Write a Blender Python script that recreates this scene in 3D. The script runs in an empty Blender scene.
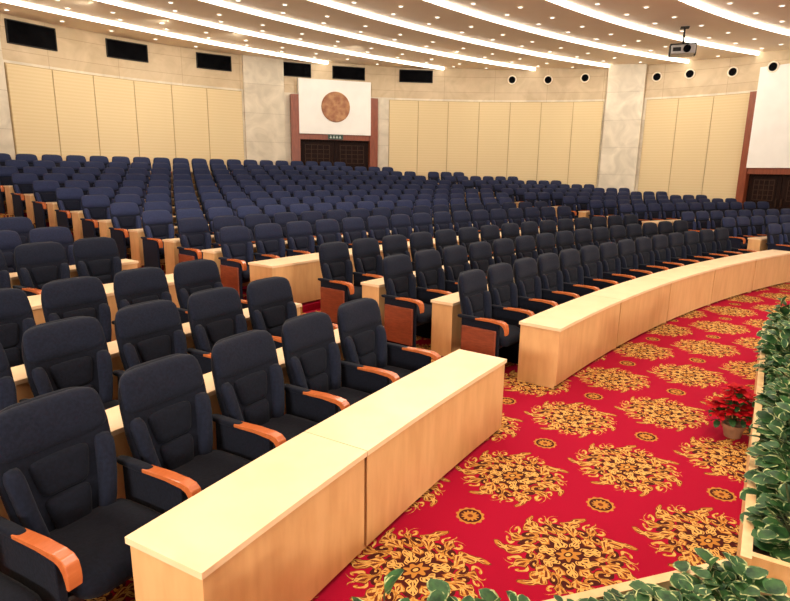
import bpy, bmesh, math, random
from mathutils import Vector, Matrix
random.seed(7)
S = bpy.context.scene
COL = S.collection
PI = math.pi
R = math.radians
# ------------------------------------------------------------------ camera model
W_, H_ = 790, 601
F = 580.0
TH = math.atan(130/580.0)
AL = R(0.8)
HC = 2.25
cT, sT = math.cos(TH), math.sin(TH)
def ray(px, py):
    dx, dy = px-395, py-300.5
    du, dv = dx+dy*AL, dy-dx*AL
    return (du, F*cT-dv*sT, -F*sT-dv*cT)
def proj(x, y, z):
    fw = y*cT-(z-HC)*sT
    if fw < .1: return None
    up = y*sT+(z-HC)*cT
    du, dv = F*x/fw, -F*up/fw
    return (395+du*math.cos(AL)-dv*math.sin(AL), 300.5+du*math.sin(AL)+dv*math.cos(AL))
def at_z(px, py, z):
    d = ray(px, py); k = (z-HC)/d[2]
    return Vector((d[0]*k, d[1]*k, z))
cam_d = bpy.data.cameras.new('camera')
cam_d.sensor_width = 36; cam_d.lens = 36*F/W_
cam = bpy.data.objects.new('camera', cam_d); COL.objects.link(cam)
X = Vector((1,0,0)); U = Vector((0,sT,cT)); Fv = Vector((0,cT,-sT))
Rr = X*math.cos(AL)+U*math.sin(AL); Uu = U*math.cos(AL)-X*math.sin(AL)
m = Matrix.Identity(4)
for i in range(3):
    m[i][0] = Rr[i]; m[i][1] = Uu[i]; m[i][2] = -Fv[i]
m[2][3] = HC
cam.matrix_world = m
S.camera = cam
try:
    S.view_settings.view_transform = 'Standard'
except Exception: pass

# ------------------------------------------------------------------ materials
def new_mat(name):
    mt = bpy.data.materials.new(name); mt.use_nodes = True
    nt = mt.node_tree
    return mt, nt, nt.nodes['Principled BSDF']
def mat(name, c1, c2=None, scale=8, rough=.6, bump=0, stretch=(1,1,1), emit=0, metal=0, sheen=0, detail=4, coord='Object', lo=.35, hi=.65, spec=None):
    mt, nt, b = new_mat(name)
    c2 = c2 or tuple(min(1, v*1.15) for v in c1)
    tc = nt.nodes.new('ShaderNodeTexCoord'); mp = nt.nodes.new('ShaderNodeMapping')
    mp.inputs['Scale'].default_value = stretch
    if coord == 'World':
        g = nt.nodes.new('ShaderNodeNewGeometry'); nt.links.new(g.outputs['Position'], mp.inputs['Vector'])
    else:
        nt.links.new(tc.outputs[coord], mp.inputs['Vector'])
    n = nt.nodes.new('ShaderNodeTexNoise'); n.inputs['Scale'].default_value = scale; n.inputs['Detail'].default_value = detail
    nt.links.new(mp.outputs['Vector'], n.inputs['Vector'])
    r = nt.nodes.new('ShaderNodeValToRGB')
    r.color_ramp.elements[0].position = lo; r.color_ramp.elements[0].color = (*c1, 1)
    r.color_ramp.elements[1].position = hi; r.color_ramp.elements[1].color = (*c2, 1)
    nt.links.new(n.outputs['Fac'], r.inputs['Fac'])
    nt.links.new(r.outputs['Color'], b.inputs['Base Color'])
    b.inputs['Roughness'].default_value = rough
    b.inputs['Metallic'].default_value = metal
    if spec is not None: b.inputs['Specular IOR Level'].default_value = spec
    if sheen: b.inputs['Sheen Weight'].default_value = sheen
    if emit:
        nt.links.new(r.outputs['Color'], b.inputs['Emission Color']); b.inputs['Emission Strength'].default_value = emit
    if bump:
        bp_ = nt.nodes.new('ShaderNodeBump'); bp_.inputs['Strength'].default_value = bump; bp_.inputs['Distance'].default_value = .01
        nt.links.new(n.outputs['Fac'], bp_.inputs['Height']); nt.links.new(bp_.outputs['Normal'], b.inputs['Normal'])
    return mt
def carpet():
    mt, nt, b = new_mat('carpet')
    def val(s, v):
        if isinstance(v, (int, float)): s.default_value = v
        else: nt.links.new(v, s)
    def M(op, a, b_=None, c=None):
        n = nt.nodes.new('ShaderNodeMath'); n.operation = op
        val(n.inputs[0], a)
        if b_ is not None: val(n.inputs[1], b_)
        if c is not None: val(n.inputs[2], c)
        return n.outputs[0]
    def mix(f, a, c):
        n = nt.nodes.new('ShaderNodeMix'); n.data_type = 'RGBA'
        val(n.inputs[0], f)
        for i, v in ((6, a), (7, c)):
            if isinstance(v, tuple): n.inputs[i].default_value = (*v, 1)
            else: nt.links.new(v, n.inputs[i])
        return n.outputs[2]
    def lt(a, v): return M('LESS_THAN', a, v)
    def gt(a, v): return M('GREATER_THAN', a, v)
    def add(a, c): return M('ADD', a, c)
    def sub(a, c): return M('SUBTRACT', a, c)
    def mul(a, c): return M('MULTIPLY', a, c)
    g = nt.nodes.new('ShaderNodeNewGeometry'); sp = nt.nodes.new('ShaderNodeSeparateXYZ')
    nt.links.new(g.outputs['Position'], sp.inputs[0])
    def noise(vec, scale, detail=2, dist=0):
        n = nt.nodes.new('ShaderNodeTexNoise'); n.inputs['Scale'].default_value = scale; n.inputs['Detail'].default_value = detail
        n.inputs['Distortion'].default_value = dist
        nt.links.new(vec, n.inputs['Vector']); return n.outputs['Fac']
    def comb(x, y, z=0.0):
        n = nt.nodes.new('ShaderNodeCombineXYZ'); val(n.inputs[0], x); val(n.inputs[1], y); val(n.inputs[2], z); return n.outputs[0]
    L = .94; ca, sa = math.cos(R(9.5))/L, math.sin(R(9.5))/L
    x = sub(sp.outputs[0], .91); y = sub(sp.outputs[1], 4.02)
    u = add(mul(x, ca), mul(y, sa))
    v = sub(mul(y, ca), mul(x, sa))
    fu0 = sub(u, M('ROUND', u)); fv0 = sub(v, M('ROUND', v))
    wx = mul(sub(noise(comb(fu0, fv0, 5.5), 5, 1), .5), .13); wy = mul(sub(noise(comb(fu0, fv0, 8.5), 5, 1), .5), .13)
    fu = add(fu0, wx); fv = add(fv0, wy)
    r = M('SQRT', add(mul(fu, fu), mul(fv, fv)))
    th0 = M('ARCTAN2', fv, fu)
    th = add(th0, mul(M('SINE', mul(r, 14)), .17))
    wedge = 2*PI/7
    aA = mul(M('ABSOLUTE', sub(M('FRACT', add(M('DIVIDE', th, wedge), 7.5)), .5)), wedge)
    aB = sub(wedge/2, aA)
    latA = mul(r, M('SINE', aA)); latB = mul(r, M('SINE', aB))
    fx = mul(r, M('COSINE', aA))
    n2 = noise(comb(fx, latA, 9.1), 22, 2, 1.0)
    n3 = noise(comb(fx, latA, 1.3), 20, 1, .6)
    nfree = noise(g.outputs['Position'], 160, 1)
    ser = add(mul(M('SINE', mul(r, 76)), .016), mul(sub(n3, .5), .035))
    def leaf_(lat, r0, r1, W, o=.009):
        t = M('DIVIDE', sub(r, r0), r1-r0)
        t = M('MINIMUM', M('MAXIMUM', t, 0.0), 1.0)
        pr = M('SINE', mul(M('POWER', t, .85), PI))
        w_ = add(mul(pr, W), mul(ser, M('GREATER_THAN', pr, .02)))
        on = gt(pr, .03)
        ins = mul(lt(lat, w_), on)
        out = mul(lt(lat, add(w_, o)), on)
        rim = mul(ins, gt(lat, sub(w_, .011)))
        veins = mul(ins, gt(M('SINE', sub(mul(r, 92), mul(lat, 150))), .1))
        mid = mul(ins, lt(lat, .006))
        return ins, out, M('MAXIMUM', M('MAXIMUM', rim, veins), mid)
    A1, A1o, A1g = leaf_(latA, .20, .465, .050)
    B1, B1o, B1g = leaf_(latB, .14, .40, .040)
    A2, A2o, A2g = leaf_(latA, .08, .22, .034)
    def spiral(cx, cy, rad, f):
        dx, dy = sub(fx, cx), sub(latA, cy)
        d = M('SQRT', add(mul(dx, dx), mul(dy, dy)))
        ph = M('ARCTAN2', dy, dx)
        s_ = gt(M('SINE', add(mul(d, f), ph)), .3)
        return mul(s_, lt(d, rad)), lt(d, rad+.004)
    S1, S1o = spiral(.360, .115, .050, 125)
    S2, S2o = spiral(.262, .078, .040, 140)
    RED = (.335, .003, .024); RED2 = (.27, .002, .020); DARK = (.055, .010, .007); BROWN = (.15, .030, .010); GOLD = (.42, .18, .032); CREAM = (.62, .35, .095)
    red = mix(nfree, RED2, RED)
    gold = mix(gt(n2, .5), GOLD, CREAM)
    c = mix(lt(r, add(.215, mul(sub(n3, .5), .2))), red, DARK)
    c = mix(S1, c, gold)
    c = mix(B1o, c, BROWN); c = mix(B1g, c, gold)
    c = mix(S2o, c, DARK); c = mix(S2, c, gold)
    c = mix(A1o, c, BROWN); c = mix(A1g, c, gold)
    c = mix(A2o, c, DARK); c = mix(A2g, c, CREAM)
    c8 = M('COSINE', mul(th, 7))
    c = mix(lt(r, add(.09, mul(c8, .012))), c, DARK)
    c = mix(lt(r, add(.068, mul(c8, .016))), c, GOLD)
    c = mix(lt(r, .032), c, DARK)
    c = mix(lt(r, .018), c, CREAM)
    u2 = add(u, .5); v2 = add(v, .5)
    gu = sub(u2, M('ROUND', u2)); gv = sub(v2, M('ROUND', v2))
    r2 = M('SQRT', add(mul(gu, gu), mul(gv, gv)))
    t2 = M('COSINE', mul(M('ARCTAN2', gv, gu), 12))
    c = mix(lt(r2, .13), c, red)
    c = mix(lt(r2, add(.098, mul(t2, .006))), c, GOLD)
    c = mix(lt(r2, .08), c, DARK)
    c = mix(lt(r2, add(.055, mul(t2, .01))), c, GOLD)
    c = mix(lt(r2, .02), c, BROWN)
    nt.links.new(c, b.inputs['Base Color'])
    b.inputs['Roughness'].default_value = .95
    b.inputs['Specular IOR Level'].default_value = .1
    return mt
def striped(name, c1, c2, freq):
    mt, nt, b = new_mat(name)
    g = nt.nodes.new('ShaderNodeNewGeometry'); sp = nt.nodes.new('ShaderNodeSeparateXYZ'); nt.links.new(g.outputs['Position'], sp.inputs[0])
    a = nt.nodes.new('ShaderNodeMath'); a.operation = 'MULTIPLY'; a.inputs[1].default_value = freq; nt.links.new(sp.outputs[2], a.inputs[0])
    s = nt.nodes.new('ShaderNodeMath'); s.operation = 'SINE'; nt.links.new(a.outputs[0], s.inputs[0])
    q = nt.nodes.new('ShaderNodeMath'); q.operation = 'MULTIPLY_ADD'; q.inputs[1].default_value = .5; q.inputs[2].default_value = .5; nt.links.new(s.outputs[0], q.inputs[0])
    x = nt.nodes.new('ShaderNodeMix'); x.data_type = 'RGBA'; nt.links.new(q.outputs[0], x.inputs[0])
    x.inputs[6].default_value = (*c1, 1); x.inputs[7].default_value = (*c2, 1)
    nt.links.new(x.outputs[2], b.inputs['Base Color']); b.inputs['Roughness'].default_value = .9
    return mt
def slab(name, c1, c2, mortar, bw, bh, dark=(.82,.8,.76)):
    mt, nt, b = new_mat(name)
    g = nt.nodes.new('ShaderNodeNewGeometry'); s = nt.nodes.new('ShaderNodeSeparateXYZ'); nt.links.new(g.outputs['Position'], s.inputs[0])
    def M(op, a, v):
        n = nt.nodes.new('ShaderNodeMath'); n.operation = op
        for i, q in enumerate((a, v)):
            if isinstance(q, (int, float)): n.inputs[i].default_value = q
            else: nt.links.new(q, n.inputs[i])
        return n.outputs[0]
    ang = M('MULTIPLY', M('ARCTAN2', M('SUBTRACT', s.outputs[0], 2.0), M('SUBTRACT', s.outputs[1], 12.7)), 14.0)
    c = nt.nodes.new('ShaderNodeCombineXYZ'); nt.links.new(ang, c.inputs[0]); nt.links.new(s.outputs[2], c.inputs[1])
    br = nt.nodes.new('ShaderNodeTexBrick'); nt.links.new(c.outputs[0], br.inputs['Vector'])
    br.inputs['Scale'].default_value = 1; br.inputs['Mortar Size'].default_value = .008; br.inputs['Brick Width'].default_value = bw; br.inputs['Row Height'].default_value = bh
    br.inputs['Color1'].default_value = (*c1,1); br.inputs['Color2'].default_value = (*c2,1); br.inputs['Mortar'].default_value = (*mortar,1)
    br.offset = 0
    nz = nt.nodes.new('ShaderNodeTexNoise'); nz.inputs['Scale'].default_value = 1.3; nz.inputs['Detail'].default_value = 10; nz.inputs['Distortion'].default_value = 1.2
    nt.links.new(g.outputs['Position'], nz.inputs['Vector'])
    rp = nt.nodes.new('ShaderNodeValToRGB'); rp.color_ramp.elements[0].position = .35; rp.color_ramp.elements[1].position = .65
    rp.color_ramp.elements[0].color = (*dark,1); rp.color_ramp.elements[1].color = (1,1,1,1); nt.links.new(nz.outputs['Fac'], rp.inputs['Fac'])
    x = nt.nodes.new('ShaderNodeMix'); x.data_type = 'RGBA'; x.blend_type = 'MULTIPLY'; x.inputs[0].default_value = 1
    nt.links.new(br.outputs['Color'], x.inputs[6]); nt.links.new(rp.outputs['Color'], x.inputs[7])
    nt.links.new(x.outputs[2], b.inputs['Base Color']); b.inputs['Roughness'].default_value = .5
    return mt
MT = {}
MT['carpet'] = carpet()
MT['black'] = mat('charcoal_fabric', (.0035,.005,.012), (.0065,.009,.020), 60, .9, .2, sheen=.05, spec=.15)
MT['blackshade'] = mat('charcoal_fabric_shaded', (.0022,.003,.007), (.004,.0055,.012), 60, .9, .2, sheen=.03, spec=.15)  # charcoal copy with shade put into the colour
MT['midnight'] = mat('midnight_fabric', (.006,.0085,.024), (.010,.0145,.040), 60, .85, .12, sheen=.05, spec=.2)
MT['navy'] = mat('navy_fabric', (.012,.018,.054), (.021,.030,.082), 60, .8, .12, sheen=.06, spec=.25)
MT['navyshade'] = mat('navy_fabric_shaded', (.0035,.005,.014), (.006,.0085,.022), 60, .85, .12, sheen=.02, spec=.2)  # same cloth as navy, darkened to paint the shade below the headrests
SHADED = {'black': 'blackshade', 'midnight': 'navyshade', 'navy': 'navyshade'}  # fabric to its shaded copy, for seats, backs and arms
MT['plastic'] = mat('black_plastic', (.006,.006,.009), (.010,.010,.014), 30, .45)
MT['armwood'] = mat('orange_wood', (.38,.095,.026), (.43,.115,.033), 5, .22, 0, (2,8,8))
MT['endwood'] = mat('reddish_wood', (.15,.03,.012), (.22,.048,.018), 6, .4, 0, (2,2,12))
MT['desktop'] = mat('beech_top', (.77,.54,.31), (.83,.60,.36), 3, .32, 0, (1,1,1), detail=6)
MT['deskfront'] = mat('beech_front', (.58,.32,.13), (.66,.385,.165), 3, .4, 0, (4,4,.8), detail=6)
MT['marble'] = slab('cream_marble', (.72,.63,.49), (.77,.69,.55), (.55,.46,.34), 2.2, 1.1, (.76,.75,.73))
MT['stone'] = slab('tan_stone', (.60,.46,.29), (.65,.51,.33), (.46,.33,.2), 2.2, .62)
MT['panel'] = striped('beige_panel_cloth', (.69,.54,.31), (.73,.58,.345), 60)
MT['panelframe'] = mat('panel_edge', (.44,.31,.15), (.5,.36,.18), 5, .6)
MT['ceiling'] = mat('ceiling_plaster', (.93,.80,.62), (.95,.83,.66), .8, .8, coord='World')
MT['cove'] = mat('cove_glow', (1,.95,.86), (1,.97,.89), 2, .5, emit=9)
MT['lamp'] = mat('lamp_glow', (1,.93,.8), (1,.95,.84), 2, .5, emit=2.2)
MT['whitemetal'] = mat('white_metal', (.85,.76,.6), (.9,.8,.65), 5, .4)
MT['glass'] = mat('dark_glass', (.003,.003,.0035), (.006,.006,.007), 2, .9, spec=.0)
MT['darkmetal'] = mat('dark_metal', (.012,.011,.011), (.02,.019,.018), 10, .6, spec=.2)
MT['redwood'] = mat('red_brown_wood', (.2,.045,.018), (.27,.065,.026), 5, .4, 0, (3,3,.6))
MT['door'] = mat('dark_door_wood', (.012,.005,.004), (.022,.009,.006), 5, .6, 0, (4,4,.6), spec=.1)
MT['brass'] = mat('dull_brass', (.032,.014,.008), (.05,.022,.011), 6, .6, spec=.2)
MT['board'] = mat('white_board', (.88,.86,.82), (.92,.9,.86), 2, .5)
MT['copper'] = mat('bronze_relief', (.30,.11,.05), (.50,.26,.12), 4, .6, .3, coord='World', detail=5)
MT['green_sign'] = mat('sign_face', (.02,.05,.035), (.03,.07,.05), 5, .4)
MT['sign_mark'] = mat('sign_mark', (.7,.8,.7), (.75,.85,.75), 5, .4)
MT['leaf'] = mat('leaf_green', (.006,.032,.009), (.035,.105,.026), 16, .5, coord='Object', spec=.25)
MT['leafedge'] = mat('leaf_cream_edge', (.03,.10,.025), (.46,.50,.22), 22, .5, spec=.25, lo=.45, hi=.60)
MT['leafred'] = mat('poinsettia_red', (.30,.002,.006), (.42,.005,.008), 14, .7, spec=.1)
MT['stem'] = mat('stem', (.05,.07,.02), (.09,.1,.03), 14, .7)
MT['soil'] = mat('soil', (.02,.012,.007), (.05,.03,.018), 30, .95, .8)
MT['pot'] = mat('brown_pot', (.25,.125,.06), (.33,.17,.09), 10, .6)
MT['planter'] = mat('planter_wood', (.66,.43,.19), (.76,.53,.26), 4, .4, 0, (3,3,1))
MT['projector'] = mat('projector_shell', (.35,.34,.32), (.42,.41,.39), 10, .4)

# ------------------------------------------------------------------ helpers
def tag(o, label, cat, group=None):
    o['label'] = label; o['category'] = cat
    if group: o['group'] = group
    elif 'group' in o: del o['group']
    return o
def struct(o): o['kind'] = 'structure'; return o
def empty(name, loc=(0,0,0), rz=0, parent=None):
    o = bpy.data.objects.new(name, None); COL.objects.link(o)
    o.location = loc; o.rotation_euler = (0,0,rz); o.empty_display_size = .1
    if parent: o.parent = parent
    return o
def mk(name, bm, mats, parent=None, smooth=False, bev=0, seg=2, loc=None):
    if bev:
        bmesh.ops.bevel(bm, geom=list(bm.edges), offset=bev, segments=seg, affect='EDGES', profile=.6)
    bmesh.ops.recalc_face_normals(bm, faces=bm.faces)
    me = bpy.data.meshes.new(name)
    if smooth:
        for f in bm.faces: f.smooth = True
    bm.to_mesh(me); bm.free()
    for mm in (mats if isinstance(mats, (list, tuple)) else [mats]): me.materials.append(mm)
    o = bpy.data.objects.new(name, me); COL.objects.link(o)
    if parent: o.parent = parent
    if loc: o.location = loc
    return o
def hexa(bm, pts, mi=0):
    v = [bm.verts.new(p) for p in pts]
    for q in ((3,2,1,0),(4,5,6,7),(0,1,5,4),(1,2,6,5),(2,3,7,6),(3,0,4,7)):
        f = bm.faces.new([v[i] for i in q]); f.material_index = mi
def box(bm, x0, x1, y0, y1, z0, z1, mi=0):
    hexa(bm, [(x0,y0,z0),(x1,y0,z0),(x1,y1,z0),(x0,y1,z0),(x0,y0,z1),(x1,y0,z1),(x1,y1,z1),(x0,y1,z1)], mi)
def sp(v, e): return math.copysign(abs(v)**e, v)
def pillow(bm, fn, nu=32, nv=10, e=.4, e2=.55):
    rows = []
    for j in range(1, nv):
        ph = -PI/2+PI*j/nv
        rows.append([bm.verts.new(fn(sp(math.cos(ph), e2)*sp(math.cos(2*PI*i/nu), e), sp(math.cos(ph), e2)*sp(math.sin(2*PI*i/nu), e), sp(math.sin(ph), e2))) for i in range(nu)])
    a = bm.verts.new(fn(0,0,-1)); b = bm.verts.new(fn(0,0,1))
    for j in range(len(rows)-1):
        for i in range(nu):
            bm.faces.new((rows[j][i], rows[j][(i+1)%nu], rows[j+1][(i+1)%nu], rows[j+1][i]))
    for i in range(nu):
        bm.faces.new((a, rows[0][(i+1)%nu], rows[0][i])); bm.faces.new((b, rows[-1][i], rows[-1][(i+1)%nu]))
def lathe(bm, prof, n=24, mtx=None, mi=0):
    rings = []
    for r_, z in prof:
        rings.append([bm.verts.new((mtx or Matrix.Identity(4)) @ Vector((r_*math.cos(2*PI*i/n), r_*math.sin(2*PI*i/n), z))) for i in range(n)])
    for j in range(len(rings)-1):
        for i in range(n):
            f = bm.faces.new((rings[j][i], rings[j][(i+1)%n], rings[j+1][(i+1)%n], rings[j+1][i])); f.material_index = mi
    f = bm.faces.new(rings[0]); f.material_index = mi
    f = bm.faces.new(rings[-1]); f.material_index = mi
def extr(bm, prof, x0, x1):
    a = [bm.verts.new((x0, p[0], p[1])) for p in prof]; b = [bm.verts.new((x1, p[0], p[1])) for p in prof]
    n = len(prof)
    bm.faces.new(a); bm.faces.new(b)
    for i in range(n): bm.faces.new((a[i], a[(i+1)%n], b[(i+1)%n], b[i]))
CC = Vector((25.9, -12.7))
CE = Vector((29.0, -10.4))
def pol(r_, psi, z=0, c=CC):
    return Vector((c.x+r_*math.cos(R(psi)), c.y+r_*math.sin(R(psi)), z))
def arcbox(bm, r0, r1, p0, p1, z0, z1, n=4, o=Vector((0,0,0)), mi=0, c=CC):
    sec = []
    for i in range(n+1):
        p = p0+(p1-p0)*i/n
        sec.append([bm.verts.new(q-o) for q in (pol(r0,p,z0,c), pol(r1,p,z0,c), pol(r1,p,z1,c), pol(r0,p,z1,c))])
    for i in range(n):
        for k in range(4):
            f = bm.faces.new((sec[i][k], sec[i][(k+1)%4], sec[i+1][(k+1)%4], sec[i+1][k])); f.material_index = mi
    bm.faces.new(sec[0]).material_index = mi; bm.faces.new(sec[-1]).material_index = mi
ORD = ['zeroth','first','second','third','fourth','fifth','sixth','seventh','eighth','ninth','tenth','eleventh','twelfth','thirteenth','fourteenth','fifteenth','sixteenth','seventeenth','eighteenth','nineteenth','twentieth','twenty-first','twenty-second','twenty-third','twenty-fourth','twenty-fifth','twenty-sixth','twenty-seventh','twenty-eighth','twenty-ninth','thirtieth']
ORD += ['thirty-'+q for q in ORD[1:10]] + ['fortieth'] + ['forty-'+q for q in ORD[1:10]] + ['fiftieth'] + ['fifty-'+q for q in ORD[1:10]]

# ------------------------------------------------------------------ wall path
ctrl = [(-15.5,10.5),(-13.6,14.5),(-11.6,18.2),(-9.3,21.4),(-6.2,23.9),(-2.9,25.4),(.3,26.2),(4.3,26.4),(8.6,25.6),(11.6,23.8),(13.6,21.4),(15.2,18.5),(16.4,15.2),(17.2,11.5)]
path = []
for i in range(1, len(ctrl)-2):
    p0, p1, p2, p3 = [Vector(c) for c in ctrl[i-1:i+3]]
    for s in range(8):
        t = s/8
        path.append(.5*((2*p1)+(p2-p0)*t+(2*p0-5*p1+4*p2-p3)*t*t+(3*p1-p0-3*p2+p3)*t**3))
path.append(Vector(ctrl[-2]))
def at_wall(px, py):
    d = ray(px, py); dd = Vector((d[0], d[1]))
    for a, b in zip(path, path[1:]):
        e = b-a
        den = dd.x*e.y-dd.y*e.x
        if abs(den) < 1e-9: continue
        k = (a.x*e.y-a.y*e.x)/den
        s = (a.x*dd.y-a.y*dd.x)/den
        if k > 0 and 0 <= s <= 1: return Vector((d[0]*k, d[1]*k, HC+d[2]*k))
    return None
def inside(x, y):
    best, bi = 1e9, 0
    p = Vector((x, y))
    for i, (a, b) in enumerate(zip(path, path[1:])):
        e = b-a; t = max(0, min(1, (p-a).dot(e)/e.length_squared)); dd = (a+e*t-p).length
        if dd < best: best, bi = dd, i
    a, b = path[bi], path[bi+1]; e = b-a
    return best if e.x*(p.y-a.y)-e.y*(p.x-a.x) < 0 else -best
def wb(bm, A, B, z0, z1, t0, t1, mi=0, o=Vector((0,0,0))):
    a, b = Vector((A[0],A[1])), Vector((B[0],B[1]))
    e = (b-a).normalized(); n = Vector((e.y, -e.x))
    q = [a+n*t1, b+n*t1, b+n*t0, a+n*t0]
    hexa(bm, [Vector((p.x,p.y,z0))-o for p in q]+[Vector((p.x,p.y,z1))-o for p in q], mi)
ZC = 6.5
# back wall
bm = bmesh.new()
lv = [(-.2, 0), (5.28, 1), (7.0, 1)]
cols = [[bm.verts.new((p.x, p.y, z)) for z, _ in lv] for p in path]
for i in range(len(cols)-1):
    for j in range(2):
        f = bm.faces.new((cols[i][j], cols[i+1][j], cols[i+1][j+1], cols[i][j+1])); f.material_index = j
struct(mk('wall_back', bm, [MT['marble'], MT['stone']]))
# ------------------------------------------------------------------ tiers
SPC = 1.12; SW = .667
NR = 14
B = [31.35, 31.35+SPC, 31.35+2*SPC]
while len(B) < NR: B.append(35.6+SPC*(len(B)-3))
def rise_of(k):
    if k < 3: return .07*k
    q = B[k]-35.6
    return .24+.05*q+.0052*q*q
RI = [rise_of(k) for k in range(NR)]
TI = [B[k]-(.735 if k != 3 else 1.05) for k in range(NR)]
bm = bmesh.new()
prof = [(6, 0)]
for k in range(1, NR):
    prof += [(TI[k], RI[k-1]), (TI[k], RI[k])]
prof += [(54, RI[-1])]
N = 60
rows = [[bm.verts.new(pol(r_, 90+i*105/N, z)) for r_, z in prof] for i in range(N+1)]
for i in range(N):
    for j in range(len(prof)-1):
        bm.faces.new((rows[i][j], rows[i][j+1], rows[i+1][j+1], rows[i+1][j]))
struct(mk('floor', bm, MT['carpet']))
# ------------------------------------------------------------------ ceiling
BS = 2.3
bands = [50.3-BS*i for i in range(13)]   # outer to inner
bm = bmesh.new()
prof = []
ZT = .085
for r_ in reversed(bands):
    prof += [(r_, ZC+ZT), (r_, ZC-.02), (r_+.10, ZC-.02)]
prof.append((56, ZC+.3))
rows = [[bm.verts.new(pol(r_, 84+i*104/N, z, CE)) for r_, z in prof] for i in range(N+1)]
for i in range(N):
    for j in range(len(prof)-1):
        bm.faces.new((rows[i][j], rows[i][j+1], rows[i+1][j+1], rows[i+1][j]))
struct(mk('ceiling', bm, MT['ceiling'], smooth=False))
vis = [r_ for r_ in bands if r_ > 28]
for i, r_ in enumerate(vis):
    bm = bmesh.new(); arcbox(bm, r_-.05, r_-.004, 86, 152, ZC-.015, ZC+ZT-.01, n=50, c=CE)
    o = mk('cove_light', bm, MT['cove'])
    tag(o, 'long curved white cove light strip in the ceiling, %s strip from the rear wall' % ORD[i+1], 'ceiling light', 'curved ceiling light strips')
# downlights
protoD = None
for i in range(1, len(vis)):
    items = []
    for frac in (.36, .72):
        r_ = vis[i]+.10+frac*(BS-.1); z = ZC-.02+(ZT+.02)*frac
        st = math.degrees(1.5/r_)
        p = 152.0 + (0 if frac < .5 else st/2)
        while p > 90:
            q = pol(r_, p, z, CE)
            s = proj(*q)
            if s and -20 < s[0] < 810 and -15 < s[1] < 120 and inside(q.x, q.y) > .4: items.append((s[0], q))
            p -= st
    items.sort(key=lambda t: t[0])
    for n_, (sx, q) in enumerate(items):
        if protoD is None:
            bm = bmesh.new(); lathe(bm, [(.085,-.006),(.085,.02)], 16, mi=1); lathe(bm, [(.055,-.010),(.055,-.007)], 16, mi=0)
            protoD = mk('ceiling_light', bm, [MT['lamp'], MT['whitemetal']]); o = protoD
        else:
            o = protoD.copy(); COL.objects.link(o)
        o.location = q - Vector((0,0,.012))
        tag(o, 'small round downlight, %s from left, between cove strips %s and %s from rear' % (ORD[n_+1], ORD[i], ORD[i+1]), 'ceiling light', 'recessed ceiling downlights')

# ------------------------------------------------------------------ chairs
def bp(x, z): return .20+(z-.42)*.21-.35*x*x
MESH = {}
def part(key, name, bmf, m_, parent, smooth=True, bev=0, seg=2):
    if key in MESH:
        o = bpy.data.objects.new(name, MESH[key]); COL.objects.link(o); o.parent = parent; return o
    o = mk(name, bmf(), m_, parent, smooth, bev, seg); MESH[key] = o.data; return o
def P(fn, **k):
    def f():
        bm = bmesh.new(); pillow(bm, fn, **k); return bm
    return f
def BX(*a):
    def f():
        bm = bmesh.new(); box(bm, *a); return bm
    return f
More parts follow.
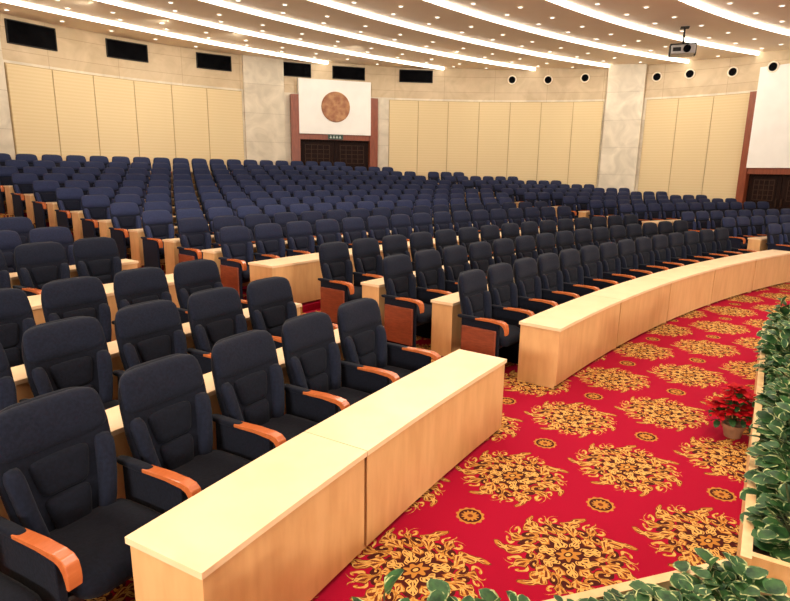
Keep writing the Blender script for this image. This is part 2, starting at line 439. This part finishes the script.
# slender curved wooden arm: level on top, bending down at the front
armprof = [(.02,.665),(-.16,.672),(-.28,.672),(-.332,.662),(-.360,.638),(-.371,.60),(-.372,.555),(-.366,.525),(-.350,.525),(-.349,.56),(-.342,.602),(-.322,.629),(-.285,.645),(-.16,.649),(.02,.643)]
def arm(t, fab, s):
    xs = .333*s
    sup = part('apan%s%d'%(fab,s), 'armrest', BX(xs-.02, xs+.02, -.27, .2, 0, .64), MT[SHADED[fab]], t, False, .008)
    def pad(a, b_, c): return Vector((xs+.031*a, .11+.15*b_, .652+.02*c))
    part('pad%s%d'%(fab,s), 'armrest_pad', P(pad, nu=20, nv=8, e=.5), MT[SHADED[fab]], sup)
    def wood():
        bm = bmesh.new(); extr(bm, armprof, xs-.032, xs+.032); return bm
    part('wood%d'%s, 'wooden_arm_front', wood, MT['armwood'], sup, False, .006)
def make_chair(fab, kind):
    t = empty('auditorium_chair')
    def seat(a, b_, c):
        dz = -.045*max(0, -b_-.45)**1.5/.4
        return Vector((.28*a, -.05+.26*b_, .425+.07*c+dz+.014*(a*a)))
    part('seat'+fab, 'seat', P(seat, e=.35), MT[SHADED[fab]], t)
    part('pan', 'seat_pan', BX(-.305, .305, -.2, .16, .3, .37), MT['plastic'], t, False, .02)
    def outline(z):     # widest at the shoulders of the lower back, a waist under the headrest
        q = max(0, min(1, (z-.40)/.72))
        return .230+.064*math.sin(PI*min(1, q)*.80)-.018*math.exp(-((q-.63)/.05)**2)
    def back(a, b_, c):
        z = .760+.360*b_; x = a*outline(z)
        fr = .042*c
        return Vector((x, bp(x,z)+fr-.03*max(0, abs(a)-.6), z))
    bk = part('back'+fab, 'backrest', P(back, e=.36, nv=12, nu=56), MT[SHADED[fab]], t)
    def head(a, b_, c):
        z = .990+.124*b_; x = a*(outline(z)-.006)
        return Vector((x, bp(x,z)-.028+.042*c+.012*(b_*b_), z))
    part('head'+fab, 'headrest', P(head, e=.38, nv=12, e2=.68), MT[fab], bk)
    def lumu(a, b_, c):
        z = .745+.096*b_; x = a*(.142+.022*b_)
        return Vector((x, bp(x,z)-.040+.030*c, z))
    part('lumu'+fab, 'upper_back_pad', P(lumu, e=.36, e2=.72), MT[SHADED[fab]], bk)
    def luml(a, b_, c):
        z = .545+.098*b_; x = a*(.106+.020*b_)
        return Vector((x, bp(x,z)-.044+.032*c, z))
    part('luml'+fab, 'lumbar_pad', P(luml, e=.36, e2=.72), MT[SHADED[fab]], bk)
    for s in (-1, 1):
        def bol(a, b_, c):
            z = .64+.218*b_; x = s*(.196+.038*b_+.012*(1-b_*b_))+a*(.044+.006*b_)
            return Vector((x, bp(x,z)-.045+.052*c, z))
        part('bol%s%d'%(fab,s), 'side_bolster', P(bol, nu=20, nv=8, e=.42, e2=.75), MT[fab], bk)
    def shell(a, b_, c):
        x = a*.23; z = .74+.33*b_
        return Vector((x, bp(x,z)+.042+.018*c, z))
    part('shell', 'back_shell', P(shell, e=.3, nv=6), MT['plastic'], t)
    arm(t, fab, 1)
    if kind.startswith('left_end'): arm(t, fab, -1)
    if kind.endswith('panel'):
        s = 1 if kind.startswith('right') else -1
        a, b_ = sorted((.354*s, .380*s))
        part('end%d'%s, 'end_panel', BX(a, b_, -.25, .18, .1, .56), MT['endwood'], t, False, .01)
    return t
PROTO = {}
def place_chair(fab, kind, loc, rz):
    key = (fab, kind)
    if key not in PROTO:
        t = make_chair(fab, kind); PROTO[key] = (t, [(c, list(c.children)) for c in t.children]); o = t
    else:
        t, ch = PROTO[key]
        o = t.copy(); COL.objects.link(o)
        for c, gs in ch:
            d = c.copy(); COL.objects.link(d); d.parent = o
            for g in gs:
                h = g.copy(); COL.objects.link(h); h.parent = d
    o.location = loc; o.rotation_euler = (0,0,rz)
    return o
chairs = []
rowinfo = {}
for k in range(NR):
    dl = math.degrees(SW/B[k])
    lists = {}
    c0 = 142.2 if k < 3 else 142.45
    cend = 125.3 if k < 6 else 124.2
    r0 = 121.9 if k < 6 else 122.9
    lists['left'] = [145.98+i*dl for i in range(14)]
    lists['centre'] = [c0-i*dl for i in range(40) if c0-i*dl > cend]
    lists['right'] = [r0-i*dl for i in range(40)]
    for blk, ps in lists.items():
        acc = []
        for i, p in enumerate(ps):
            q = pol(B[k], p)
            if inside(q.x, q.y) < .75: break
            s = proj(q.x, q.y, RI[k]+.9)
            if s is None or s[0] < -130 or s[0] > 880:
                if blk == 'centre' and s and s[0] < -130: continue
                break
            if blk == 'left' and k == 0 and p > 152.4: break
            acc.append((i, p))
        if len(acc) < (3 if k > 8 else 1): continue
        rowinfo[(k, blk)] = (acc, dl)
        for n_, (i, p) in enumerate(acc):
            kind = 'plain'
            if i == 0:
                if blk != 'left': kind = 'left_end_panel' if k <= 4 and blk == 'centre' else 'left_end'
                elif k == 3: kind = 'right_end_panel'
            q = pol(B[k], p, RI[k])
            chairs.append((q.length, k, blk, i, p, kind, q))
chairs.sort(key=lambda t: t[0])
print('CHAIRS', len(chairs))
for c in chairs[:300]:
    d, k, blk, i, p, kind, q = c
    fab = 'navy'
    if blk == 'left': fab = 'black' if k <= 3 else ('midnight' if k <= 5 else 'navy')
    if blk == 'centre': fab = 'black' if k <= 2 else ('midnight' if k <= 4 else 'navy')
    o = place_chair(fab, kind, q, R(p-90))
    colr = {'black': 'black', 'midnight': 'dark blue', 'navy': 'navy blue'}[fab]
    side = {'left': 'left block', 'centre': 'centre block', 'right': 'far right block'}[blk]
    tag(o, '%s padded auditorium chair, %s from the aisle in the %s row, %s' % (colr, ORD[i+1], ORD[k+1], side), 'chair', 'rows of auditorium chairs')
rest = chairs[300:]
if rest:
    bm = bmesh.new()
    t = make_chair('navy', 'plain'); ms = [MT['navy'], MT['plastic'], MT['armwood'], MT['navyshade']]
    kids = [c for c in t.children_recursive]
    for c in rest:
        d, k, blk, i, p, kind, q = c
        mtx = Matrix.Translation(q) @ Matrix.Rotation(R(p-90), 4, 'Z')
        for ch in kids:
            nv = len(bm.verts); nf = len(bm.faces)
            bm.from_mesh(ch.data)
            bm.verts.ensure_lookup_table(); bm.faces.ensure_lookup_table()
            bmesh.ops.transform(bm, matrix=mtx, verts=bm.verts[nv:])
            mi = ms.index(ch.data.materials[0])
            for f in bm.faces[nf:]: f.material_index = mi
    for ch in kids: bpy.data.objects.remove(ch)
    bpy.data.objects.remove(t)
    o = mk('auditorium_chair_rows', bm, ms)
    tag(o, 'mass of navy auditorium chairs in the last rows along the rear wall', 'chair'); o['kind'] = 'stuff'

# ------------------------------------------------------------------ desks
DZ = .67
def desk(p0, p1, rf, rb, zb, label, group):
    pm = (p0+p1)/2; rm = (rf+rb)/2
    o = pol(rm, pm, zb)
    t = empty('bench_desk', o)
    g = math.degrees(.003/rm)
    a, b_ = p0-g, p1+g
    bm = bmesh.new(); arcbox(bm, rf, rb, a, b_, zb+DZ-.032, zb+DZ, 4, o)
    mk('desktop', bm, MT['desktop'], t, bev=0)
    ins = math.degrees(.012/rm)
    bm = bmesh.new(); arcbox(bm, rf+.012, rf+.032, a-ins, b_+ins, zb+.035, zb+DZ-.032, 4, o)
    mk('front_panel', bm, MT['deskfront'], t)
    w = math.degrees(.024/rm)
    for q0, q1 in ((a-ins, a-ins-w), (b_+ins+w, b_+ins)):
        bm = bmesh.new(); arcbox(bm, rf+.032, rb-.015, q0, q1, zb, zb+DZ-.032, 1, o)
        mk('side_panel', bm, MT['deskfront'], t)
    bm = bmesh.new(); arcbox(bm, rf+.032, rb-.06, a-ins-w, b_+ins+w, zb+DZ-.2, zb+DZ-.185, 4, o)
    mk('shelf', bm, MT['deskfront'], t)
    tag(t, label, 'desk', group)
for (k, blk), (acc, dl) in rowinfo.items():
    rf, rb = B[k]-.70, B[k]-.385
    if k == 0: rf, rb = 30.45, 30.92
    if k == 3: rf, rb = B[3]-1.02, B[3]-.5
    if blk == 'left':
        st = 144.93; en = acc[-1][1]+dl/2
        cuts = [144.93, 148.8, 151.1] if k == 0 else None
    elif blk == 'centre':
        st = acc[0][1]+ (dl*.3 if acc[0][0] == 0 else dl/2); en = acc[-1][1]-dl/2
        if k == 3: st += .3
        if k > 3: st += dl*.18
        if k == 0: en -= 1.0
        cuts = None
    else:
        st = acc[0][1]+dl*.4; en = acc[-1][1]-dl/2; cuts = None
    if cuts is None:
        n = max(1, round(len(acc)/3))
        cuts = [st+(en-st)*i/n for i in range(n+1)]
    side = {'left': 'left block', 'centre': 'centre block', 'right': 'far right block'}[blk]
    for i in range(len(cuts)-1):
        hi, lo = max(cuts[i], cuts[i+1]), min(cuts[i], cuts[i+1])
        desk(hi, lo, rf, rb, RI[k], 'light beech desk section, %s from the aisle, before the %s row of %s' % (ORD[i+1], ORD[k+1], side), 'beech desk sections')

# ------------------------------------------------------------------ wall features
def WP(px):
    p = at_wall(px, 110); return Vector((p.x, p.y))
def panels(pxs, where, grp):
    for i in range(len(pxs)-1):
        A, Bq = WP(pxs[i]), WP(pxs[i+1])
        e = (Bq-A); A2 = A+e*.014; B2 = Bq-e*.014
        o = Vector(((A.x+Bq.x)/2, (A.y+Bq.y)/2, .4))
        t = empty('acoustic_panel', o)
        bm = bmesh.new(); wb(bm, A2, B2, .42, 5.17, -.02, .08, o=o); mk('panel_cloth', bm, MT['panel'], t)
        bm = bmesh.new(); wb(bm, A, Bq, .4, 5.2, -.04, .045, o=o); mk('panel_frame', bm, MT['panelframe'], t)
        tag(t, 'tall beige acoustic wall panel, %s from left %s' % (ORD[i+1], where), 'wall panel', grp)
panels([10,55,95,135,172,207,242], 'among those left of the pillar', 'left acoustic panels')
panels([389,418,448,479,510,541,573,603], 'between rear door and column', 'centre acoustic panels')
panels([646,678,713,750], 'to the right of the column', 'right acoustic panels')
def pillar(a, b_, th, label):
    A, Bq = WP(a), WP(b_); bm = bmesh.new(); wb(bm, A, Bq, 0, 6.6, -.05, th)
    o = mk('pillar', bm, MT['marble'], bev=.03); tag(o, label, 'pillar')
pillar(244, 284, .12, 'flat cream marble pillar left of the rear double door')
pillar(606, 643, .35, 'wide cream marble column between centre and right wall panels')
pillar(-30, 7, .15, 'cream marble pillar at the left end of the left wall panels')
# windows
WN = [(7,54,22,46),(107,146,39,59),(197,230,52,69),(279,310,62,76),(333,364,65,79),(400,432,68,82)]
for i, (a, b_, y0, y1) in enumerate(WN):
    A = at_wall(a, (y0+y1)/2); Bq = at_wall(b_, (y0+y1)/2)
    zt = min(at_wall((a+b_)/2, y0).z, 6.4); zb_ = at_wall((a+b_)/2, y1).z
    o = Vector(((A.x+Bq.x)/2, (A.y+Bq.y)/2, zb_))
    t = empty('window_%d' % (i+1), o); struct(t)
    bm = bmesh.new(); wb(bm, A, Bq, zb_, zt, -.05, .04, o=o); mk('pane', bm, MT['glass'], t)
    A2, B2 = Vector((A.x,A.y)), Vector((Bq.x,Bq.y)); e = (B2-A2).normalized()*.03
    bm = bmesh.new()
    wb(bm, A2-e, B2+e, zb_-.03, zb_, -.05, .06, o=o); wb(bm, A2-e, B2+e, zt, zt+.03, -.05, .06, o=o)
    wb(bm, A2-e, A2, zb_, zt, -.05, .06, o=o); wb(bm, B2, B2+e, zb_, zt, -.05, .06, o=o)
    mk('window_frame', bm, MT['darkmetal'], t)
# entrances
def entrance(idx, pa, pb, zf, zd, zbt, zj, lab_board, emblem):
    A, Bq = WP(pa), WP(pb); e = (Bq-A).normalized(); wd = (Bq-A).length
    n = Vector((e.y, -e.x))
    c = (A+Bq)/2; o = Vector((c.x, c.y, zf))
    jw = wd*.095
    def Q(t): return A+e*t
    t = empty('door_%d' % idx, o); struct(t)
    bm = bmesh.new(); wb(bm, Q(0), Q(jw), zf, zj, -.3, .3, o=o); wb(bm, Q(wd-jw), Q(wd), zf, zj, -.3, .3, o=o)
    wb(bm, Q(jw), Q(wd-jw), zd, zd+.22, -.3, .25, o=o)
    mk('door_frame', bm, MT['redwood'], t)
    for s in (0, 1):
        a = jw+.01+s*(wd/2-jw); b_ = wd/2-.01+s*(wd/2-jw)
        bm = bmesh.new(); wb(bm, Q(a), Q(b_), zf, zd, -.3, .08, o=o)
        leaf = mk('door_leaf', bm, MT['door'], t)
        h = zd-zf
        for (f0, f1) in ((.06,.42),(.5,.95)):
            bm = bmesh.new(); wb(bm, Q(a+.15), Q(b_-.15), zf+h*f0, zf+h*f1, .07, .11, o=o)
            mk('door_panel', bm, MT['door'], leaf, bev=.02)
            bm = bmesh.new()
            z0, z1 = zf+h*(f0+.05), zf+h*(f1-.05)
            xa, xb = a+.22, b_-.22
            for q in range(5):
                xx = xa+(xb-xa)*q/4
                wb(bm, Q(xx-.012), Q(xx+.012), z0, z1, .1, .12, o=o)
                zz = z0+(z1-z0)*q/4
                wb(bm, Q(xa), Q(xb), zz-.012, zz+.012, .1, .12, o=o)
            mk('door_ornament', bm, MT['brass'], leaf)
        xh = wd/2-.1 if s == 0 else wd/2+.07
        bm = bmesh.new(); wb(bm, Q(xh), Q(xh+.03), zf+.9, zf+1.2, .08, .15, o=o); mk('door_handle', bm, MT['brass'], leaf)
    ob = Vector((c.x, c.y, zd+.22))
    tb = empty('sign_board', ob)
    bm = bmesh.new(); wb(bm, Q(jw-.03), Q(wd-jw+.03), zd+.221, zbt, -.3, .32, o=ob); mk('board', bm, MT['board'], tb, bev=.01)
    tag(tb, lab_board, 'sign board')
    if emblem:
        zc = (zd+.22+zbt)/2+.02
        mt_ = Matrix.Translation(Vector((c.x+n.x*.31, c.y+n.y*.31, zc))-ob) @ Vector((n.x,n.y,0)).to_track_quat('Z','Y').to_matrix().to_4x4()
        bm = bmesh.new(); lathe(bm, [(.60,0),(.60,.045),(.56,.06),(.53,.05),(.0001,.05)], 40, mt_)
        for q in range(8):      # low petals of the relief
            a0 = 2*PI*q/8
            for (ra, rb_, hw) in ((.14,.30,.05),(.32,.46,.07)):
                pts = [Vector((ra*math.cos(a0), ra*math.sin(a0), .05)),
                       Vector(((ra+rb_)/2*math.cos(a0)-hw*math.sin(a0), (ra+rb_)/2*math.sin(a0)+hw*math.cos(a0), .05)),
                       Vector((rb_*math.cos(a0), rb_*math.sin(a0), .05)),
                       Vector(((ra+rb_)/2*math.cos(a0)+hw*math.sin(a0), (ra+rb_)/2*math.sin(a0)-hw*math.cos(a0), .05))]
                vs = [bm.verts.new(mt_ @ p_) for p_ in pts]
                top = bm.verts.new(mt_ @ Vector(((ra+rb_)/2*math.cos(a0), (ra+rb_)/2*math.sin(a0), .068)))
                for w_ in range(4): bm.faces.new((vs[w_], vs[(w_+1)%4], top))
        mk('emblem', bm, MT['copper'], tb)
        oe = Vector((c.x, c.y, zd))
        te = empty('exit_sign', oe)
        bm = bmesh.new(); wb(bm, Q(wd/2-.32), Q(wd/2+.32), zd+.02, zd+.22, .25, .30, o=oe); mk('sign_case', bm, MT['green_sign'], te)
        bm = bmesh.new()
        for q in range(4):
            x0 = wd/2-.25+q*.13
            wb(bm, Q(x0), Q(x0+.09), zd+.08, zd+.1, .30, .306, o=oe); wb(bm, Q(x0+.03), Q(x0+.055), zd+.06, zd+.17, .30, .306, o=oe)
        mk('sign_mark', bm, MT['sign_mark'], te)
        tag(te, 'small dark exit sign over the rear double door', 'exit sign')
entrance(1, 290, 376, RI[-1]*.95, 3.46, 5.82, 5.2, 'white board with round bronze emblem above the rear double door', True)
entrance(2, 752, 842, .25, 2.3, 6.0, 5.2, 'tall plain white board above the door at the right edge', False)
# wall spotlights
SPX = [(512,80),(548,80),(585,78),(657,77),(690,74),(733,72),(778,68)]
for i, (px, py) in enumerate(SPX):
    p = at_wall(px, py); p2 = at_wall(px+3, py)
    e = Vector((p2.x-p.x, p2.y-p.y)).normalized(); n = Vector((e.y, -e.x, 0))
    off = .34 if 752 < px else .0
    t = empty('wall_spotlight', Vector((p.x,p.y,p.z))+n*off)
    q = n.to_track_quat('Z','Y').to_matrix().to_4x4()
    bm = bmesh.new(); lathe(bm, [(.19,-.02),(.19,.05),(.15,.06),(.14,.03)], 24, q); mk('ring', bm, MT['whitemetal'], t, True)
    bm = bmesh.new(); lathe(bm, [(.14,.0),(.14,.045),(.06,.05)], 24, q); mk('lens', bm, MT['glass'], t)
    tag(t, 'round dark wall spotlight under the ceiling, %s from left' % ORD[i+1], 'spotlight', 'round wall spotlights')
# projector
p = at_z(685, 27, ZC)
t = empty('projector', Vector((p.x, p.y, 5.84)), R(-20)); t.scale = (.78,.78,.78)
bm = bmesh.new(); box(bm, -.42, .42, -.4, .4, -.16, .16); mk('body', bm, MT['projector'], t, bev=.04, seg=3)
bm = bmesh.new(); lathe(bm, [(.11,0),(.13,.02),(.13,.12),(.09,.13)], 24, Matrix.Translation((.12,-.38,0)) @ Matrix.Rotation(PI/2,4,'X')); mk('lens', bm, MT['glass'], t, True)
bm = bmesh.new(); lathe(bm, [(.035,.2),(.035,.84)], 12); box(bm, -.15, .15, -.15, .15, .8, .84); mk('pole', bm, MT['darkmetal'], t)
bm = bmesh.new(); box(bm, -.46, -.43, -.25, .25, -.18, .22); box(bm, .43, .46, -.25, .25, -.18, .22); box(bm, -.46, .46, -.25, .25, .2, .23); mk('bracket', bm, MT['darkmetal'], t)
bm = bmesh.new(); box(bm, -.36, -.08, -.405, -.395, -.07, .07); mk('vent', bm, MT['darkmetal'], t)
tag(t, 'grey projector hanging on a dark pole from the ceiling at right', 'projector')

# ------------------------------------------------------------------ planters and plants
K0 = Vector((1.74, 2.55)); E1 = Vector((-.2, 1.945)); E2 = K0+Vector((2.24, 3.5)).normalized()*5.4
def trough(A, Bq, s0, label):
    """straight planter: outer board on A-B, body on the camera's right-hand / near side"""
    d = (Bq-A).normalized(); n = Vector((d.y, -d.x))
    if n.dot(Vector((4, 0))-A) < 0: n = -n
    Ln = (Bq-A).length
    o = Vector(((A.x+Bq.x)/2, (A.y+Bq.y)/2, 0)); t = empty('planter', o)
    def pb(bm, a0, a1, w0, w1, z0, z1):
        q = [A+d*a0+n*w0, A+d*a1+n*w0, A+d*a1+n*w1, A+d*a0+n*w1]
        hexa(bm, [Vector((p.x,p.y,z0))-o for p in q]+[Vector((p.x,p.y,z1))-o for p in q])
    bm = bmesh.new(); pb(bm, 0, Ln, 0, .05, 0, .4); pb(bm, s0, Ln, .5, .54, 0, .4); pb(bm, Ln-.04, Ln, .05, .5, 0, .4); pb(bm, s0, s0+.04, .05, .5, 0, .4)
    mk('box', bm, MT['planter'], t)
    bm = bmesh.new(); pb(bm, s0+.04, Ln-.04, .05, .5, .02, .35); mk('soil', bm, MT['soil'], t)
    tag(t, label, 'planter')
    return d, n, Ln
d2, n2_, L2 = trough(K0, E2, .03, 'long light wood planter at right, full of tall variegated plants')
d1 = (E1-K0).normalized(); n1 = Vector((d1.y, -d1.x))
if n1.dot(-K0) < 0: n1 = -n1
def trough_low():
    A, d, n = K0, d1, n1
    Ln = (E1-K0).length
    o = Vector(((K0.x+E1.x)/2, (K0.y+E1.y)/2, 0)); t = empty('planter', o)
    def pb(bm, a0, a1, w0, w1, z0, z1):
        q = [A+d*a0+n*w0, A+d*a1+n*w0, A+d*a1+n*w1, A+d*a0+n*w1]
        hexa(bm, [Vector((p.x,p.y,z0))-o for p in q]+[Vector((p.x,p.y,z1))-o for p in q])
    bm = bmesh.new(); pb(bm, .03, Ln, 0, .05, 0, .4); pb(bm, .03, Ln, .46, .5, 0, .4); pb(bm, Ln-.04, Ln, .05, .46, 0, .4); pb(bm, .03, .07, .05, .46, 0, .4)
    mk('box', bm, MT['planter'], t)
    bm = bmesh.new(); pb(bm, .07, Ln-.04, .05, .46, .02, .33); mk('soil', bm, MT['soil'], t)
    tag(t, 'straight light wood planter at the bottom edge, in front of camera', 'planter')
trough_low()
def leaf(bm, mtx, L_, wd, mi0, mi1):
    st = [(0,.05),(.12,.62),(.35,1),(.6,1),(.85,.68),(1,.08)]
    vs = []
    for t, h in st:
        r_ = []
        for a in (-1,-.78,0,.78,1):
            x = a*h*wd*.5*L_; y = t*L_
            z = .18*abs(a)*h*wd*L_*.6 - .22*t*t*L_ + .035*L_*math.sin(9*t+a*2)
            r_.append(bm.verts.new(mtx @ Vector((x,y,z))))
        vs.append(r_)
    for i in range(len(vs)-1):
        for j in range(4):
            f = bm.faces.new((vs[i][j], vs[i][j+1], vs[i+1][j+1], vs[i+1][j])); f.material_index = mi1 if j in (0,3) else mi0
            f.smooth = True
def bush_meshes(seed, n, rad, hh, ll):
    rnd = random.Random(seed)
    bm = bmesh.new(); bs = bmesh.new()
    for i in range(n):
        a = rnd.random()*2*PI; el = math.asin(rnd.uniform(-.2, 1)); rr = rnd.uniform(.5, 1.0)
        lump = 1+.24*math.sin(3*a+seed)*math.cos(4*el+seed)
        d = Vector((math.cos(a)*math.cos(el), math.sin(a)*math.cos(el), math.sin(el)))
        bulge = rnd.uniform(1.1,1.35) if rnd.random() < .15 else 1
        rr *= lump
        p = Vector((d.x*rad*rr*bulge, d.y*rad*rr*bulge, .07+max(-.05, d.z)*hh*rr*rnd.uniform(.8,1.18)))
        yv = (d+Vector((rnd.uniform(-.8,.8), rnd.uniform(-.8,.8), rnd.uniform(-.5,.4)))).normalized()
        zv = Vector((0,0,1))+d*.6+Vector((rnd.uniform(-.6,.6), rnd.uniform(-.6,.6), 0))
        xv = yv.cross(zv).normalized(); zv = xv.cross(yv)
        mt_ = Matrix((xv, yv, zv)).transposed().to_4x4(); mt_.translation = p
        leaf(bm, mt_, rnd.uniform(.6, 1.3)*ll, rnd.uniform(.75,1.0), 0, 1)
        if i % 4 == 0:
            q = Vector((rnd.uniform(-.03,.03), rnd.uniform(-.03,.03), -.02)); s = .005
            w = [q+Vector((s,0,0)), q+Vector((0,s,0)), q+Vector((-s,-s,0))]; w2 = [p+Vector((s,0,0)), p+Vector((0,s,0)), p+Vector((-s,-s,0))]
            va = [bs.verts.new(v) for v in w]; vb = [bs.verts.new(v) for v in w2]
            for j in range(3): bs.faces.new((va[j], va[(j+1)%3], vb[(j+1)%3], vb[j]))
    return bm, bs
protos = []
def plant(loc, variant, rz, label, group, sc=1, zs=1):
    while len(protos) < 4:
        v = len(protos)
        bm, bs = bush_meshes(20+v, 180, .20, .44, .10)
        t = empty('leafy_shrub'); l = mk('foliage', bm, [MT['leaf'], MT['leafedge']], t); s_ = mk('stems', bs, MT['stem'], t)
        protos.append([t, [l, s_], False])
    pr = protos[variant]
    if not pr[2]: o = pr[0]; pr[2] = True
    else:
        o = pr[0].copy(); COL.objects.link(o)
        for c in pr[1]:
            d = c.copy(); COL.objects.link(d); d.parent = o
    o.location = loc; o.rotation_euler = (0,0,rz); o.scale = (sc,sc,sc*zs)
    tag(o, label, 'plant', group)
for i in range(10):
    q = K0+d2*(.36+i*.52)+n2_*.27
    plant(Vector((q.x,q.y,.35)), i % 4, random.random()*6, 'leafy green shrub with cream leaf edges, %s from near end of right planter' % ORD[i+1], 'shrubs in right planter', 1.0 if i == 0 else random.uniform(.98,1.12), (.8 if i == 0 else random.uniform(.78,1.1)))
for i in range(7):
    q = K0+d1*(.32+i*.27)+n1*.28
    plant(Vector((q.x,q.y,.33)), (i+1) % 4, random.random()*6, 'variegated leafy shrub at the bottom, %s from the planter corner' % ORD[i+1], 'shrubs in bottom planter', .88 if i == 0 else random.uniform(.78,.86), (.58,.46,.44,.55,.74,.92,1.0)[i])
# poinsettia
pp = at_z(732, 436, 0)
t = empty('poinsettia', pp)
bm = bmesh.new(); lathe(bm, [(.065,0),(.085,.09),(.095,.09),(.095,.12),(.08,.12),(.075,.1)], 24); mk('pot', bm, MT['pot'], t, False)
rnd = random.Random(3)
br = bmesh.new(); bg = bmesh.new(); bs = bmesh.new()
def rosette(bmx, c, n, L_, up, wd=.5):
    for i in range(n):
        a = 2*PI*i/n+rnd.uniform(-.2,.2); yv = Vector((math.cos(a), math.sin(a), up+rnd.uniform(-.25,.25))).normalized()
        xv = yv.cross(Vector((0,0,1))).normalized(); zv = xv.cross(yv)
        mt_ = Matrix((xv,yv,zv)).transposed().to_4x4(); mt_.translation = c
        leaf(bmx, mt_, L_*rnd.uniform(.8,1.1), wd, 0, 0)
for i in range(26):
    a = i*2.4; rr = .034*math.sqrt(i)
    c = Vector((rr*math.cos(a)*1.1, rr*math.sin(a)*1.1, .47-1.4*rr+rnd.uniform(-.03,.03)))
    rosette(br, c, 7, .096, .3, .55)
    rosette(bg, c-Vector((0,0,.05)), 3, .085, -.2, .6)
    q0 = Vector((0,0,.105)); s = .005
    va = [bs.verts.new(q0+Vector(v)*s) for v in ((1,0,0),(0,1,0),(-1,-1,0))]; vb = [bs.verts.new(c+Vector(v)*s) for v in ((1,0,0),(0,1,0),(-1,-1,0))]
    for j in range(3): bs.faces.new((va[j], va[(j+1)%3], vb[(j+1)%3], vb[j]))
mk('red_bracts', br, MT['leafred'], t); mk('leaves', bg, MT['leaf'], t); mk('stems', bs, MT['stem'], t)
tag(t, 'red poinsettia in a small brown pot on the carpet beside the planter', 'potted plant')

# ------------------------------------------------------------------ lights
w = bpy.data.worlds.new('world'); S.world = w; w.use_nodes = True
w.node_tree.nodes['Background'].inputs[0].default_value = (1,.92,.82,1); w.node_tree.nodes['Background'].inputs[1].default_value = .72
def area(loc, sx, sy, e, colr=(1,.9,.77), tgt=None):  # makes both the ceiling lamps and the added fill lamps
    l = bpy.data.lights.new('ceiling_or_fill_lamp', 'AREA'); l.shape = 'RECTANGLE'; l.size = sx; l.size_y = sy; l.energy = e; l.color = colr
    o = bpy.data.objects.new('ceiling_or_fill_lamp', l); COL.objects.link(o); o.location = loc
    if tgt: o.rotation_euler = (Vector(tgt)-Vector(loc)).to_track_quat('-Z','Y').to_euler()
    return o
area((1.5,4,6.3), 3, 2, 180); area((-5,7,6.3), 3, 2, 190); area((7,9,6.3), 3, 2, 230); area((1,11,6.3), 3, 2, 280)
# unseen fill lamps added behind the camera to brighten the ceiling
area((9,-3,2.9), 3, 1, 1050, (1,.92,.82), (4,9,10.5)); area((-4,-3,2.9), 3, 1, 1050, (1,.92,.82), (-3,9,10.5))
# spots added just under the ceiling to brighten the rear wall, no fittings modelled
for px in (30, 120, 205, 333, 440, 540, 640, 730):
    p = at_wall(px, 110); p2 = at_wall(px+3, 110)
    e = Vector((p2.x-p.x, p2.y-p.y)).normalized(); n = Vector((e.y, -e.x))
    l = bpy.data.lights.new('wall_fill_spot', 'SPOT'); l.energy = 290; l.spot_size = R(120); l.spot_blend = .8; l.shadow_soft_size = .07; l.color = (1,.9,.74)
    o = bpy.data.objects.new('wall_fill_spot', l); COL.objects.link(o)
    src = Vector((p.x+n.x*4, p.y+n.y*4, ZC-.1)); tgt = Vector((p.x, p.y, 3.2))
    o.location = src; o.rotation_euler = (tgt-src).to_track_quat('-Z','Y').to_euler()
